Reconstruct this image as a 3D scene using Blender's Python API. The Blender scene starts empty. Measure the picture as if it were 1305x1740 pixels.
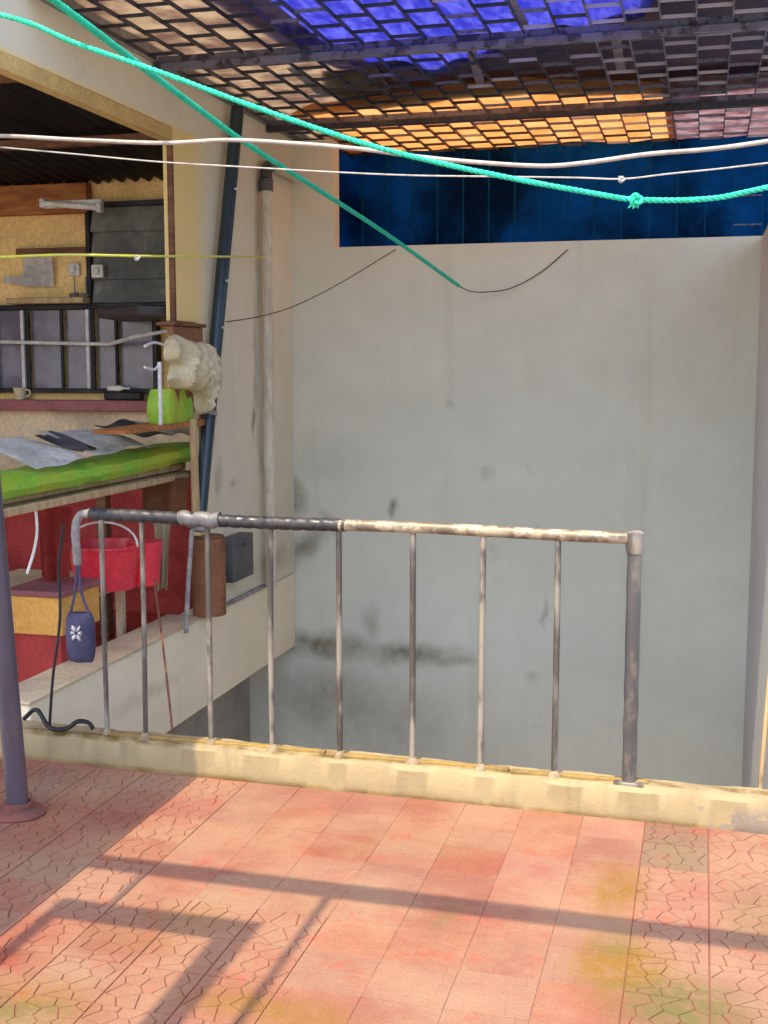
import bpy, bmesh, math, random
from mathutils import Vector, Matrix
random.seed(7)
S = bpy.context.scene
COL = S.collection

# ------------------------------------------------------------------ camera
CAM_H, PITCH, YAW, F_PX, PW, PH = 1.52, math.radians(6.9), math.radians(14.9), 2030.0, 1305, 1740
cd = bpy.data.cameras.new('camera'); cam = bpy.data.objects.new('camera', cd); COL.objects.link(cam)
cam.location = (0, 0, CAM_H); cam.rotation_euler = (math.pi/2 - PITCH, 0, YAW)
cd.sensor_fit = 'VERTICAL'; cd.sensor_height = 24.0; cd.lens = F_PX/PH*24.0
cd.clip_start = 0.05; cd.clip_end = 500
S.camera = cam
# ------------------------------------------------------------------ sky, sun, exposure
SUN_EL, SUN_DX = math.radians(60), 0.25           # light travels towards +Y and a little +X
az = math.atan2(SUN_DX, 1.0)
ddir = Vector((math.sin(az)*math.cos(SUN_EL), math.cos(az)*math.cos(SUN_EL), -math.sin(SUN_EL)))
W = bpy.data.worlds.new('World'); S.world = W; W.use_nodes = True
wn = W.node_tree.nodes; wl = W.node_tree.links
sky = wn.new('ShaderNodeTexSky'); sky.sky_type = 'NISHITA'; sky.sun_disc = False
sky.sun_elevation = SUN_EL; sky.sun_rotation = math.pi + az
sky.air_density = 1.0; sky.dust_density = 2.5; sky.ozone_density = 1.0
wl.new(sky.outputs[0], wn['Background'].inputs[0]); wn['Background'].inputs[1].default_value = 0.15
sl = bpy.data.lights.new('sun', 'SUN'); sl.energy = 2.15; sl.angle = math.radians(0.5); sl.color = (1, .84, .58)
sun = bpy.data.objects.new('sun', sl); COL.objects.link(sun)
sun.rotation_euler = ddir.to_track_quat('-Z', 'Y').to_euler(); sun.location = (-2, -6, 8)
V = S.view_settings; V.view_transform = 'Standard'; V.look = 'None'; V.gamma = 1; V.use_curve_mapping = False
V.exposure = 1.63
S.cycles.max_bounces = 7; S.cycles.diffuse_bounces = 5; S.cycles.use_denoising = True

# ------------------------------------------------------------------ helpers
Fw = Vector((-math.sin(YAW)*math.cos(PITCH), math.cos(YAW)*math.cos(PITCH), -math.sin(PITCH)))
Rt = Vector((math.cos(YAW), math.sin(YAW), 0)); Up = Rt.cross(Fw); C0 = Vector((0, 0, CAM_H))
def at(x, y, X=None, Y=None, Z=None):
    """world point on the plane X, Y or Z = const that was measured at photo pixel (x, y)"""
    d = Fw + Rt*((x-PW/2)/F_PX) - Up*((y-PH/2)/F_PX)
    t = (X-C0.x)/d.x if X is not None else (Y-C0.y)/d.y if Y is not None else (Z-C0.z)/d.z
    return C0 + d*t

class G:
    """collects shapes in a bmesh (world coordinates) and links them as one mesh object"""
    def __init__(s): s.b = bmesh.new()
    def box(s, x0, x1, y0, y1, z0, z1, bev=0.0, seg=1):
        b = bmesh.new(); bmesh.ops.create_cube(b, size=1)
        bmesh.ops.scale(b, vec=(abs(x1-x0), abs(y1-y0), abs(z1-z0)), verts=b.verts)
        bmesh.ops.translate(b, vec=((x0+x1)/2, (y0+y1)/2, (z0+z1)/2), verts=b.verts)
        if bev: bmesh.ops.bevel(b, geom=b.edges[:], offset=bev, segments=seg, affect='EDGES', profile=.6)
        s.merge(b); return s
    def obox(s, c, size, M=None, bev=0.0, seg=1):
        b = bmesh.new(); bmesh.ops.create_cube(b, size=1)
        bmesh.ops.scale(b, vec=size, verts=b.verts)
        if bev: bmesh.ops.bevel(b, geom=b.edges[:], offset=bev, segments=seg, affect='EDGES', profile=.6)
        if M is not None: bmesh.ops.transform(b, matrix=M, verts=b.verts)
        bmesh.ops.translate(b, vec=c, verts=b.verts); s.merge(b); return s
    def merge(s, b):
        m = bpy.data.meshes.new('t'); b.to_mesh(m); b.free(); s.b.from_mesh(m); bpy.data.meshes.remove(m)
    def tube(s, pts, r, seg=8, caps=True):
        pts = [Vector(p) for p in pts]; n = len(pts); rr = r if isinstance(r, (list, tuple)) else [r]*n
        T = [(pts[min(i+1, n-1)]-pts[max(i-1, 0)]).normalized() for i in range(n)]
        a = T[0].orthogonal().normalized(); rings = []
        for i in range(n):
            a = (a - T[i]*a.dot(T[i])).normalized(); c = T[i].cross(a)
            rings.append([s.b.verts.new(pts[i] + (a*math.cos(k*2*math.pi/seg)+c*math.sin(k*2*math.pi/seg))*rr[i]) for k in range(seg)])
        for i in range(n-1):
            for k in range(seg):
                s.b.faces.new((rings[i][k], rings[i][(k+1)%seg], rings[i+1][(k+1)%seg], rings[i+1][k]))
        if caps: s.b.faces.new(rings[0][::-1]); s.b.faces.new(rings[-1])
        return s
    def prism(s, poly, axis, a, b_):
        """extrude a 2-D outline along an axis ('X': (y,z), 'Y': (x,z), 'Z': (x,y))"""
        def v(p, t): return {'X': (t, p[0], p[1]), 'Y': (p[0], t, p[1]), 'Z': (p[0], p[1], t)}[axis]
        A = [s.b.verts.new(v(p, a)) for p in poly]; B = [s.b.verts.new(v(p, b_)) for p in poly]
        s.b.faces.new(A); s.b.faces.new(B[::-1]); n = len(poly)
        for i in range(n): s.b.faces.new((A[i], B[i], B[(i+1)%n], A[(i+1)%n]))
        return s
    def grid(s, nx, ny, fn, th=0.0):
        """sheet of points fn(u,v); th > 0 gives it a back face"""
        g = [[s.b.verts.new(fn(i/nx, j/ny)) for j in range(ny+1)] for i in range(nx+1)]
        for i in range(nx):
            for j in range(ny): s.b.faces.new((g[i][j], g[i+1][j], g[i+1][j+1], g[i][j+1]))
        if th: bmesh.ops.solidify(s.b, geom=s.b.faces[:], thickness=th)
        return s
    def mesh(s, name, smooth=False):
        bmesh.ops.recalc_face_normals(s.b, faces=s.b.faces[:])
        m = bpy.data.meshes.new(name); s.b.to_mesh(m); s.b.free()
        if smooth:
            for p in m.polygons: p.use_smooth = True
            m.set_sharp_from_angle(angle=math.radians(40))
        return m
def put(name, g, mat, parent=None, smooth=True, label=None, cat=None, group=None, kind=None):
    m = g.mesh(name, smooth) if isinstance(g, G) else g
    o = bpy.data.objects.new(name, m); COL.objects.link(o)
    if not m.materials and mat: m.materials.append(mat)
    if parent is not None:
        o.parent = parent
        w = Vector((0, 0, 0)); q = parent
        while q: w += q.location; q = q.parent
        o.location = -w
    tag(o, label, cat, group, kind); return o
def inst(name, mesh, loc, parent, rot=None, mat=None):
    o = bpy.data.objects.new(name, mesh); COL.objects.link(o); o.parent = parent
    w = Vector((0, 0, 0)); q = parent
    while q: w += q.location; q = q.parent
    o.location = Vector(loc)-w
    if rot: o.rotation_euler = rot
    if mat: o.material_slots[0].link = 'OBJECT'; o.material_slots[0].material = mat
    return o
def tag(o, label=None, cat=None, group=None, kind=None):
    for k, v in (('label', label), ('category', cat), ('group', group), ('kind', kind)):
        if v: o[k] = v
    return o
def thing(name, loc, label, cat, group=None):
    o = bpy.data.objects.new(name, None); COL.objects.link(o); o.location = loc; o.empty_display_size = .1
    return tag(o, label, cat, group)
def smoothpath(pts, n=8):
    """Catmull-Rom through pts"""
    P = [Vector(p) for p in pts]; P = [P[0]*2-P[1]] + P + [P[-1]*2-P[-2]]; out = []
    for i in range(1, len(P)-2):
        for k in range(n):
            t = k/n; a, b, c, d = P[i-1:i+3]
            out.append(.5*((2*b)+(c-a)*t+(2*a-5*b+4*c-d)*t*t+(3*b-a-3*c+d)*t**3))
    return out+[P[-2]]
def resample(pts, step):
    out = [pts[0].copy()]; acc = 0
    for a, b in zip(pts, pts[1:]):
        L = (b-a).length
        if L == 0: continue
        t = step-acc
        while t <= L: out.append(a+(b-a)*(t/L)); t += step
        acc = L-(t-step)
    return out
def wobble(p, k, a=.006): return Vector((a*math.sin(k*1.7+p*9), a*math.sin(k*2.3+p*7), a*math.sin(k+p*11)))

# ------------------------------------------------------------------ materials
class N:
    def __init__(s, name):
        s.m = bpy.data.materials.new(name); s.m.use_nodes = True; s.t = s.m.node_tree
        s.p = s.t.nodes['Principled BSDF']; s.out = s.t.nodes['Material Output']
    def n(s, t, **kw):
        k = s.t.nodes.new('ShaderNode'+t)
        for a, b in kw.items(): setattr(k, a, b)
        return k
    def l(s, a, b): s.t.links.new(a, b)
    def setv(s, sock, v):
        if hasattr(v, 'is_output'): s.l(v, sock)
        else: sock.default_value = v
    def math(s, op, a, b=None, clamp=False):
        k = s.n('Math', operation=op); k.use_clamp = clamp; s.setv(k.inputs[0], a)
        if b is not None: s.setv(k.inputs[1], b)
        return k.outputs[0]
    def vmath(s, op, a, b=None):
        k = s.n('VectorMath', operation=op); s.setv(k.inputs[0], a)
        if b is not None: s.setv(k.inputs[1], b)
        return k.outputs['Value'] if op in ('LENGTH', 'DOT_PRODUCT', 'DISTANCE') else k.outputs[0]
    def pos(s): return s.n('NewGeometry').outputs['Position']
    def objc(s): return s.n('TexCoord').outputs['Object']
    def noise(s, vec, scale, detail=4, rough=.55, dist=0.0):
        k = s.n('TexNoise'); k.inputs['Scale'].default_value = scale; k.inputs['Detail'].default_value = detail
        k.inputs['Roughness'].default_value = rough; k.inputs['Distortion'].default_value = dist
        s.l(vec, k.inputs['Vector']); return k.outputs['Fac']
    def ramp(s, f, a, b, lo=0.0, hi=1.0):
        k = s.n('MapRange', interpolation_type='SMOOTHSTEP'); s.l(f, k.inputs[0])
        for i, v in enumerate((a, b, lo, hi)): k.inputs[i+1].default_value = v
        return k.outputs[0]
    def mix(s, f, a, b, mode='MIX'):
        k = s.n('Mix', data_type='RGBA', blend_type=mode); s.setv(k.inputs[0], f)
        s.setv(k.inputs[6], a if hasattr(a, 'is_output') else (*a, 1)[:4]); s.setv(k.inputs[7], b if hasattr(b, 'is_output') else (*b, 1)[:4])
        return k.outputs[2]
    def bump(s, h, strength=.3, dist=.01):
        k = s.n('Bump'); k.inputs['Strength'].default_value = strength; k.inputs['Distance'].default_value = dist
        s.l(h, k.inputs['Height']); s.l(k.outputs[0], s.p.inputs['Normal'])
    def scaled(s, vec, x, y, z): return s.vmath('MULTIPLY', vec, (x, y, z))
def mat(name, c, rough=.6, c2=None, scale=6, bump=.15, bscale=60, metal=0.0, lo=.35, hi=.65, stretch=(1, 1, 1), fine=.12, spec=.3):
    k = N(name); v = k.scaled(k.objc(), *stretch); f = k.ramp(k.noise(v, scale, 6, .6), lo, hi)
    c2 = c2 or tuple(x*.72 for x in c); col = k.mix(f, c, c2)
    g = k.noise(v, bscale, 4, .6)
    col = k.mix(1.0, col, k.mix(k.ramp(g, .3, .7), (1-fine,)*3, (1+fine,)*3), 'MULTIPLY')
    k.l(col, k.p.inputs['Base Color'])
    k.setv(k.p.inputs['Roughness'], k.ramp(f, 0, 1, max(.05, rough-.08), min(1, rough+.1)))
    k.p.inputs['Metallic'].default_value = metal; k.p.inputs['Specular IOR Level'].default_value = spec
    k.bump(g, bump, .004); return k.m
def stain_sum(k, P, stains, seed=0.0):
    """soft dirt patches with a shape of their own: (centre, rx, ry, rz, tilt about Y or X axis, amount)"""
    n = k.n('TexNoise'); n.inputs['Scale'].default_value = 5; n.inputs['Detail'].default_value = 3; k.l(P, n.inputs['Vector'])
    warp = k.vmath('MULTIPLY', k.vmath('SUBTRACT', n.outputs['Color'], (.5, .5, .5)), (.13, .13, .13))
    Q = k.vmath('ADD', P, warp); tot = None
    for (c, r, ang, axis, amt) in stains:
        d = k.vmath('SUBTRACT', Q, tuple(c))
        if ang:
            vr = k.n('VectorRotate', rotation_type=axis+'_AXIS'); k.l(d, vr.inputs['Vector']); vr.inputs['Angle'].default_value = ang; d = vr.outputs[0]
        L = k.vmath('LENGTH', k.vmath('DIVIDE', d, r))
        e = k.ramp(L, 1.15, .15, 0, amt); tot = e if tot is None else k.math('MAXIMUM', tot, e)
    return tot

def wall_mat(name, base, stains, stain_col=(.10, .09, .045), patch=None):
    k = N(name); P = k.pos()
    big = k.ramp(k.noise(P, .9, 5, .55), .3, .7); mid = k.ramp(k.noise(P, 5, 6, .6), .35, .7)
    col = k.mix(big, tuple(x*1.05 for x in base), tuple(x*.93 for x in base))
    col = k.mix(k.math('MULTIPLY', mid, .25), col, tuple(x*.82 for x in base))
    streak = k.ramp(k.noise(k.scaled(P, 7, 7, .35), 1.0, 5, .6), .52, .8)          # rain streaks
    col = k.mix(k.math('MULTIPLY', streak, .24), col, (base[0]*.6, base[1]*.58, base[2]*.5))
    speck = k.ramp(k.noise(P, 38, 3, .5), .73, .78)
    col = k.mix(k.math('MULTIPLY', speck, .35), col, tuple(x*.45 for x in base))
    crack = k.n('TexVoronoi', feature='DISTANCE_TO_EDGE'); crack.inputs['Scale'].default_value = 1.1
    wv = k.n('TexNoise'); wv.inputs['Scale'].default_value = 4; wv.inputs['Detail'].default_value = 5; k.l(P, wv.inputs['Vector'])
    k.l(k.vmath('ADD', P, k.vmath('MULTIPLY', wv.outputs['Color'], (.35, .35, .35))), crack.inputs['Vector'])
    cr = k.math('MULTIPLY', k.ramp(crack.outputs['Distance'], .004, .0005), k.ramp(k.noise(P, 1.7, 3), .56, .68))
    col = k.mix(k.math('MULTIPLY', cr, .28), col, tuple(x*.4 for x in base))
    if patch:
        axis, a, b, pc = patch
        sx = k.n('SeparateXYZ'); k.l(P, sx.inputs[0])
        wob = k.math('ADD', sx.outputs[axis], k.math('MULTIPLY', k.noise(P, 3, 4), .06))
        lowz = k.ramp(sx.outputs[2], 2.69, 2.72, 1, 0)
        col = k.mix(k.math('MULTIPLY', k.math('MULTIPLY', k.ramp(wob, a, b, 1, 0), lowz), .9), col, pc)
    if stains:
        s = stain_sum(k, P, stains); gr = k.ramp(k.noise(P, 6, 5, .55), .25, .7, .5, 1.0)
        gr = k.math('MULTIPLY', gr, k.ramp(k.noise(P, 18, 7, .7), .3, .65, .75, 1.08))
        col = k.mix(k.math('MULTIPLY', s, gr, True), col, stain_col)
    k.l(col, k.p.inputs['Base Color']); k.p.inputs['Roughness'].default_value = .82; k.p.inputs['Specular IOR Level'].default_value = .2
    k.bump(k.math('ADD', k.noise(P, 70, 5, .6), k.math('MULTIPLY', k.noise(P, 6, 4), 3.0)), .22, .006)
    return k.m

FLOOR_STAINS = (((.215, .115, .022), ((1048, 1510, .10, .24, .8), (1055, 1640, .17, .25, 1.0), (470, 1722, .3, .10, .7), (330, 1560, .16, .14, .35), (230, 1600, .2, .1, .25), (60, 1690, .22, .13, .5))),
                ((.135, .115, .04), ((1165, 1712, .23, .18, 1.0), (1040, 1600, .08, .1, .5), (1280, 1560, .10, .3, .35), (755, 1560, .05, .14, .35), (1150, 1450, .11, .2, .3), (30, 1715, .22, .09, .7), (700, 1440, .3, .2, .15))))
def tile_mat(name, base, c2, wear=None, dirt=.35):
    k = N(name); P = k.pos(); oi = k.n('ObjectInfo').outputs['Random']
    col = k.mix(k.ramp(k.noise(P, 3.2, 6, .6), .34, .66), base, c2)
    r = k.n('HueSaturation'); k.l(col, r.inputs['Color']); k.setv(r.inputs['Value'], k.ramp(oi, 0, 1, .92, 1.06)); k.setv(r.inputs['Saturation'], k.ramp(k.math('FRACT', k.math('MULTIPLY', oi, 7.3)), 0, 1, .93, 1.06))
    col = r.outputs[0]
    bleach = k.ramp(k.noise(P, 2.1, 6, .65), .36, .64)
    col = k.mix(k.math('MULTIPLY', bleach, .62), col, wear or (.32, .205, .13))
    red = k.ramp(k.noise(k.vmath('ADD', P, (7, 3, 0)), 6.0, 7, .7), .54, .70)
    col = k.mix(k.math('MULTIPLY', red, .5), col, (.36, .07, .045))
    mud = k.ramp(k.noise(k.vmath('ADD', P, (1, 9, 0)), 2.4, 7, .7), .6, .8)
    col = k.mix(k.math('MULTIPLY', mud, dirt), col, (.19, .12, .065))
    for cc, lst in FLOOR_STAINS:
        sm = stain_sum(k, P, [(tuple(at(x, y, Z=0)), (rx, ry, .5), 0, 'Z', am) for x, y, rx, ry, am in lst])
        col = k.mix(k.math('MULTIPLY', sm, k.ramp(k.noise(P, 18, 7, .7), .32, .6, .45, 1.1)), col, cc)
    fine = k.noise(P, 190, 4, .65)
    col = k.mix(1, col, k.mix(k.ramp(fine, .3, .7), (.84,)*3, (1.12,)*3), 'MULTIPLY')
    k.l(col, k.p.inputs['Base Color']); k.setv(k.p.inputs['Roughness'], k.ramp(k.noise(P, 9, 4), .3, .7, .55, .85))
    k.p.inputs['Specular IOR Level'].default_value = .25
    k.bump(k.math('ADD', fine, k.math('MULTIPLY', k.noise(P, 30, 5), 2)), .35, .003); return k.m

def translucent(name, c, c2, scale, t=.8, stretch=(1, 1, 1)):
    k = N(name); v = k.scaled(k.objc(), *stretch); col = k.mix(k.ramp(k.noise(v, scale, 6, .6), .35, .68), c, c2)
    k.l(col, k.p.inputs['Base Color']); k.p.inputs['Roughness'].default_value = .55
    tr = k.n('BsdfTranslucent'); k.l(col, tr.inputs[0]); mx = k.n('MixShader'); mx.inputs[0].default_value = t
    k.l(k.p.outputs[0], mx.inputs[1]); k.l(tr.outputs[0], mx.inputs[2]); k.l(mx.outputs[0], k.out.inputs[0]); return k.m

def worn_metal(name, paint, bare, lo=.48, hi=.56, scale=14, metal=.5, rough=.5, stretch=(1, 1, 1)):
    k = N(name); P = k.scaled(k.objc(), *stretch); f = k.ramp(k.noise(P, scale, 7, .65), lo, hi)
    d = k.ramp(k.noise(P, 5, 5, .6), .3, .75, .7, 1.15)
    col = k.mix(1, k.mix(f, paint, bare), k.mix(d, (0, 0, 0), (1, 1, 1)), 'MULTIPLY')
    k.l(col, k.p.inputs['Base Color']); k.setv(k.p.inputs['Metallic'], k.math('MULTIPLY', f, metal)); k.p.inputs['Roughness'].default_value = rough
    k.bump(k.math('ADD', f, k.noise(P, 120, 3)), .35, .002); return k.m

M = {}
M['tile'] = tile_mat('salmon_tile', (0.250, 0.100, 0.070), (0.272, 0.122, 0.081))
M['tile_red'] = tile_mat('red_tile', (0.245, 0.086, 0.060), (0.261, 0.102, 0.070))
M['tile_pale'] = tile_mat('pale_tile', (0.272, 0.131, 0.086), (0.267, 0.116, 0.078))
M['tile_grey'] = tile_mat('grey_tile', (0.178, 0.122, 0.084), (0.213, 0.113, 0.080), (0.224, 0.155, 0.105), .6)
M['tile_brown'] = tile_mat('mossy_brown_tile', (0.242, 0.104, 0.030), (0.181, 0.113, 0.041), (0.269, 0.171, 0.059), .7)
M['tile_olive'] = tile_mat('mossy_olive_tile', (0.168, 0.126, 0.044), (0.249, 0.165, 0.077), (0.269, 0.196, 0.089), .7)
M['tile_amber'] = tile_mat('amber_tile', (0.323, 0.136, 0.059), (0.316, 0.120, 0.074), (0.336, 0.165, 0.071), .4)
M['grout'] = mat('grout', (.33, .115, .085), .9, (.26, .10, .075), 8, .4, 90)
M['groove'] = mat('tile_groove', (.25, .085, .065), .9, (.19, .07, .052), 8, .3, 90)
M['concrete'] = mat('concrete', (.36, .34, .31), .9, (.27, .25, .22), 3, .4, 50)
M['dark_steel'] = worn_metal('dark_steel', (.035, .04, .055), (.10, .09, .09), .56, .64)
M['grille_dark'] = worn_metal('grille_dark', (.03, .036, .055), (.09, .08, .085), .5, .6)
M['grille_lit_grey'] = worn_metal('grille_lit_grey', (.46, .47, .56), (.20, .19, .25), .54, .64)  # paler tone standing in for light caught by the strips
M['grille_mid'] = worn_metal('grille_mid', (.17, .18, .26), (.08, .075, .11), .5, .6)
M['rail_bare'] = worn_metal('peeling_rail', (.40, .345, .25), (.21, .17, .125), .44, .58, 16, .4, .5, (1, 1, 1.0))
M['baluster'] = worn_metal('baluster_paint', (.25, .23, .195), (.10, .088, .078), .42, .58, 9, .4, .5, (1, 1, .35))
M['mortar'] = mat('mortar', (.30, .24, .16), .9, (.20, .15, .09), 20, .5, 60)
M['moss_bar'] = mat('rusty_bar', (.30, .20, .06), .8, (.20, .14, .06), 9, .4, 60)
M['post_steel'] = worn_metal('post_galvanised', (.075, .075, .078), (.22, .20, .18), .5, .6, 10, .7, .42, (1, 1, .4))
M['tape'] = mat('black_tape', (.022, .023, .028), .42, (.036, .036, .04), 12, .3, 40, spec=.5)
M['tape_dull'] = mat('dull_tape', (.19, .18, .18), .5, (.10, .095, .095), 15, .5, 40)
M['tape_grey'] = mat('grey_tape', (.34, .32, .32), .45, (.20, .19, .19), 15, .5, 40)
M['plastic_white'] = mat('white_plastic', (.72, .71, .67), .45, (.55, .52, .45), 9, .2, 40)
M['pvc'] = mat('old_pvc', (.70, .65, .53), .5, (.50, .42, .30), 5, .2, 50, stretch=(1, 1, .3))
M['pvc_black'] = mat('black_pvc', (.05, .055, .058), .5, (.11, .11, .11), 7, .2, 50)
M['rope_green'] = mat('green_nylon', (.012, .47, .29), .5, (.02, .60, .40), 30, .5, 300, spec=.4)
M['cable_white'] = mat('white_cable', (.42, .39, .36), .5, (.33, .29, .27), 12, .2, 60)
M['twine'] = mat('white_twine', (.46, .45, .43), .7, (.34, .33, .33), 40, .4, 200)
M['line_yellow'] = mat('yellow_line', (.66, .66, .05), .5, (.55, .58, .16), 10, .2, 100)
M['wire_brown'] = mat('brown_wire', (.10, .065, .04), .6)
M['post_blue'] = worn_metal('mauve_post', (.075, .06, .085), (.17, .115, .115), .5, .64, 7, .4, .36, (1, 1, .3))
M['flange'] = mat('red_oxide', (.22, .065, .045), .6, (.14, .06, .05), 12, .5, 50)
M['pole'] = worn_metal('teal_black_pole', (.022, .045, .062), (.05, .07, .085), .5, .7, 6, .5, .3, (1, 1, .3))
M['yellow'] = mat('yellow_paint', (.60, .43, .17), .75, (.50, .35, .14), 4, .25, 60)
M['ochre'] = mat('ochre_plaster', (.86, .60, .25), .85, (.74, .50, .21), 3, .3, 50)
M['beige'] = mat('beige_plaster', (.68, .55, .36), .85, (.48, .38, .26), 3, .3, 50)
M['brown_wood'] = mat('brown_wood', (.20, .09, .045), .7, (.11, .05, .03), 6, .4, 40, stretch=(1, 1, 6))
M['orange_wood'] = mat('orange_board', (.46, .19, .055), .7, (.28, .10, .035), 5, .3, 40, stretch=(1, 5, 5))
M['pale_wood'] = mat('pale_wood', (.50, .37, .20), .7, (.38, .26, .14), 6, .4, 40, stretch=(5, 5, .6))
M['black_sheet'] = mat('black_corrugated', (.016, .016, .02), .5, (.045, .038, .04), 4, .3, 30, spec=.5)
M['slate_glass'] = mat('smoked_glass', (.12, .125, .12), .22, (.20, .20, .18), 3, .1, 20, spec=.6)
M['violet_glass'] = mat('violet_pane', (.12, .105, .15), .25, (.20, .19, .23), 3, .1, 20, spec=.6)
M['black'] = mat('black_paint', (.015, .015, .018), .5)
M['white'] = mat('white_paint', (.66, .65, .64), .55, (.52, .50, .48), 8, .2, 50)
M['red_wall'] = mat('red_wall', (.40, .048, .04), .75, (.26, .03, .03), 4, .3, 50)
M['red_floor'] = mat('red_floor', (.42, .06, .04), .6, (.28, .04, .03), 5, .3, 50)
M['red_plastic'] = mat('red_plastic', (.75, .035, .055), .4, (.62, .03, .05), 4, .1, 40, spec=.5)
M['pink'] = mat('pink_ledge', (.34, .12, .12), .7, (.24, .09, .10), 5, .2, 50)
M['green_lime'] = mat('lime_vinyl', (.17, .44, .03), .5, (.36, .40, .03), 2.6, .25, 40, spec=.4)
M['cream_cloth'] = mat('cream_sack', (.62, .56, .38), .85, (.50, .43, .27), 6, .6, 90)
M['paper'] = mat('paper', (.84, .84, .82), .8, (.66, .66, .66), 9, .3, 40)
M['paper_dark'] = mat('dark_paper', (.09, .09, .10), .7, (.2, .2, .2), 9, .3, 40)
M['cardboard'] = mat('brown_card', (.27, .12, .055), .8, (.19, .085, .045), 5, .3, 50)
M['orange_box'] = mat('orange_drawer', (.68, .36, .08), .6, (.58, .29, .07), 4, .2, 50)
M['navy_bag'] = mat('navy_cloth', (.05, .045, .10), .8, (.09, .08, .14), 9, .5, 70)
M['tarp_dark'] = mat('navy_tarp', (.001, .12, .33), .6, (.0006, .025, .085), 1.6, .4, 8, spec=.08, lo=.36, hi=.66)
M['navy_black'] = mat('navy_black_plastic', (.002, .010, .034), .7, (.001, .004, .014), 4, .3, 12, spec=.08)
M['tarp_blue'] = translucent('blue_tarp', (.13, .135, .50), (.26, .27, .64), 4, .85, (5, 1.5, 1))
M['orange_panel'] = translucent('orange_panel', (.74, .42, .20), (.78, .54, .32), 5, .85)
M['tan_board'] = translucent('tan_board', (.54, .46, .36), (.30, .22, .19), 6, .8)
M['grey_board'] = translucent('mottled_board', (.50, .42, .44), (.34, .20, .20), 9, .8)
M['rust_sheet'] = mat('rusted_sheet', (.035, .042, .095), .7, (.10, .06, .085), 3.5, .4, 30)
M['lath'] = translucent('grey_lath', (.42, .41, .46), (.30, .28, .33), 9, .4)

# ------------------------------------------------------------------ ground, terrace floor
put('ground', G().box(-150, 150, -150, 150, -3.3, -3.2), M['concrete'], kind='structure', smooth=False)
put('lower_floor', G().box(-3.0, .9, 4.2, 7.5, -3.19, -2.8), M['concrete'], kind='structure', smooth=False)
terrace = put('terrace_floor', G().box(-2.6, 1.3, -1.2, 4.06, -.2, -.0045), M['grout'], kind='structure', smooth=False)

def clip(poly, a, b, d=0.0):                     # keep the points nearer to a than to b
    n = b-a; m = (a+b)/2-n.normalized()*d; out = []
    for i, p in enumerate(poly):
        q = poly[(i+1) % len(poly)]; dp = (p-m).dot(n); dq = (q-m).dot(n)
        if dp <= 0: out.append(p)
        if dp*dq < 0: out.append(p+(q-p)*(dp/(dp-dq)))
    return out
def inset(poly, d):
    c = sum(poly, Vector((0, 0)))/len(poly); out = []
    for p in poly:
        v = p-c; L = v.length; out.append(c+v*max(.2, (L-d*1.25)/L) if L > 1e-6 else p)
    return out
TW, TL = .205, .1925
def tile_mesh(seed, depth):
    """cement tile pressed with an irregular stone pattern"""
    rnd = random.Random(seed); w, l = TW/2-.0004, TL/2-.0004; g = G(); b = g.b
    g.box(-w, w, -l, l, -.0085, -depth)
    seeds = []
    for _ in range(400):
        p = Vector((rnd.uniform(-w, w), rnd.uniform(-l, l)))
        if all((p-q).length > .047 for q in seeds): seeds.append(p)
    for s in seeds:
        d_ = .0022 if depth > .002 else .0010
        poly = [Vector((-w+d_, -l+d_)), Vector((w-d_, -l+d_)), Vector((w-d_, l-d_)), Vector((-w+d_, l-d_))]
        for q in seeds:
            if q is not s: poly = clip(poly, s, q, d_*rnd.uniform(.7, 1.2))
        if len(poly) < 3: continue
        cc = sum(poly, Vector((0, 0)))/len(poly); p1 = poly; p0 = p00 = [p+(p-cc).normalized()*.0013 for p in poly]; h = rnd.uniform(-.0006, .0002)
        A = [b.verts.new((p.x, p.y, -depth-.0003)) for p in (p0 if depth > .002 else p00)]; B = [b.verts.new((p.x, p.y, h)) for p in p1]; n = len(A)
        b.faces.new(B)
        for i in range(n): b.faces.new((A[i], A[(i+1) % n], B[(i+1) % n], B[i]))
    m = g.mesh('tile', False); m.materials.append(M['tile']); m.materials.append(M['groove'])
    for p in m.polygons:
        if depth > .002 and len(p.vertices) == 4 and all(m.vertices[i].co.z < -depth+.0001 and m.vertices[i].co.z > -depth-.0001 for i in p.vertices): p.material_index = 1
    return m
crisp = [tile_mesh(i, .0036) for i in range(7)]
worn = [tile_mesh(20+i, .0008) for i in range(7)]
X0, Y0 = .06, 3.985
special = {}
rt = random.Random(5)
for ix in range(-12, 5):
    for iy in range(0, 15):
        x = X0+(ix-.5)*TW; y = Y0-(iy+.5)*TL
        if y < .9: continue
        key = (ix, iy)
        m = 'tile'; r = rt.random()
        if r < .13: m = 'tile_red'
        elif r < .36: m = 'tile_pale'
        if key in ((0, 0), (0, 1)): m = 'tile_grey'
        isworn = -7 <= ix <= -1 and not (iy >= 5 and ix < -4)
        me = rt.choice(worn if isworn else crisp)
        inst('tile', me, (x, y, rt.uniform(-.0008, .0003)), terrace,
             (rt.uniform(-.003, .003), rt.uniform(-.003, .003), math.pi*rt.randint(0, 1)), M[m])

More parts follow.
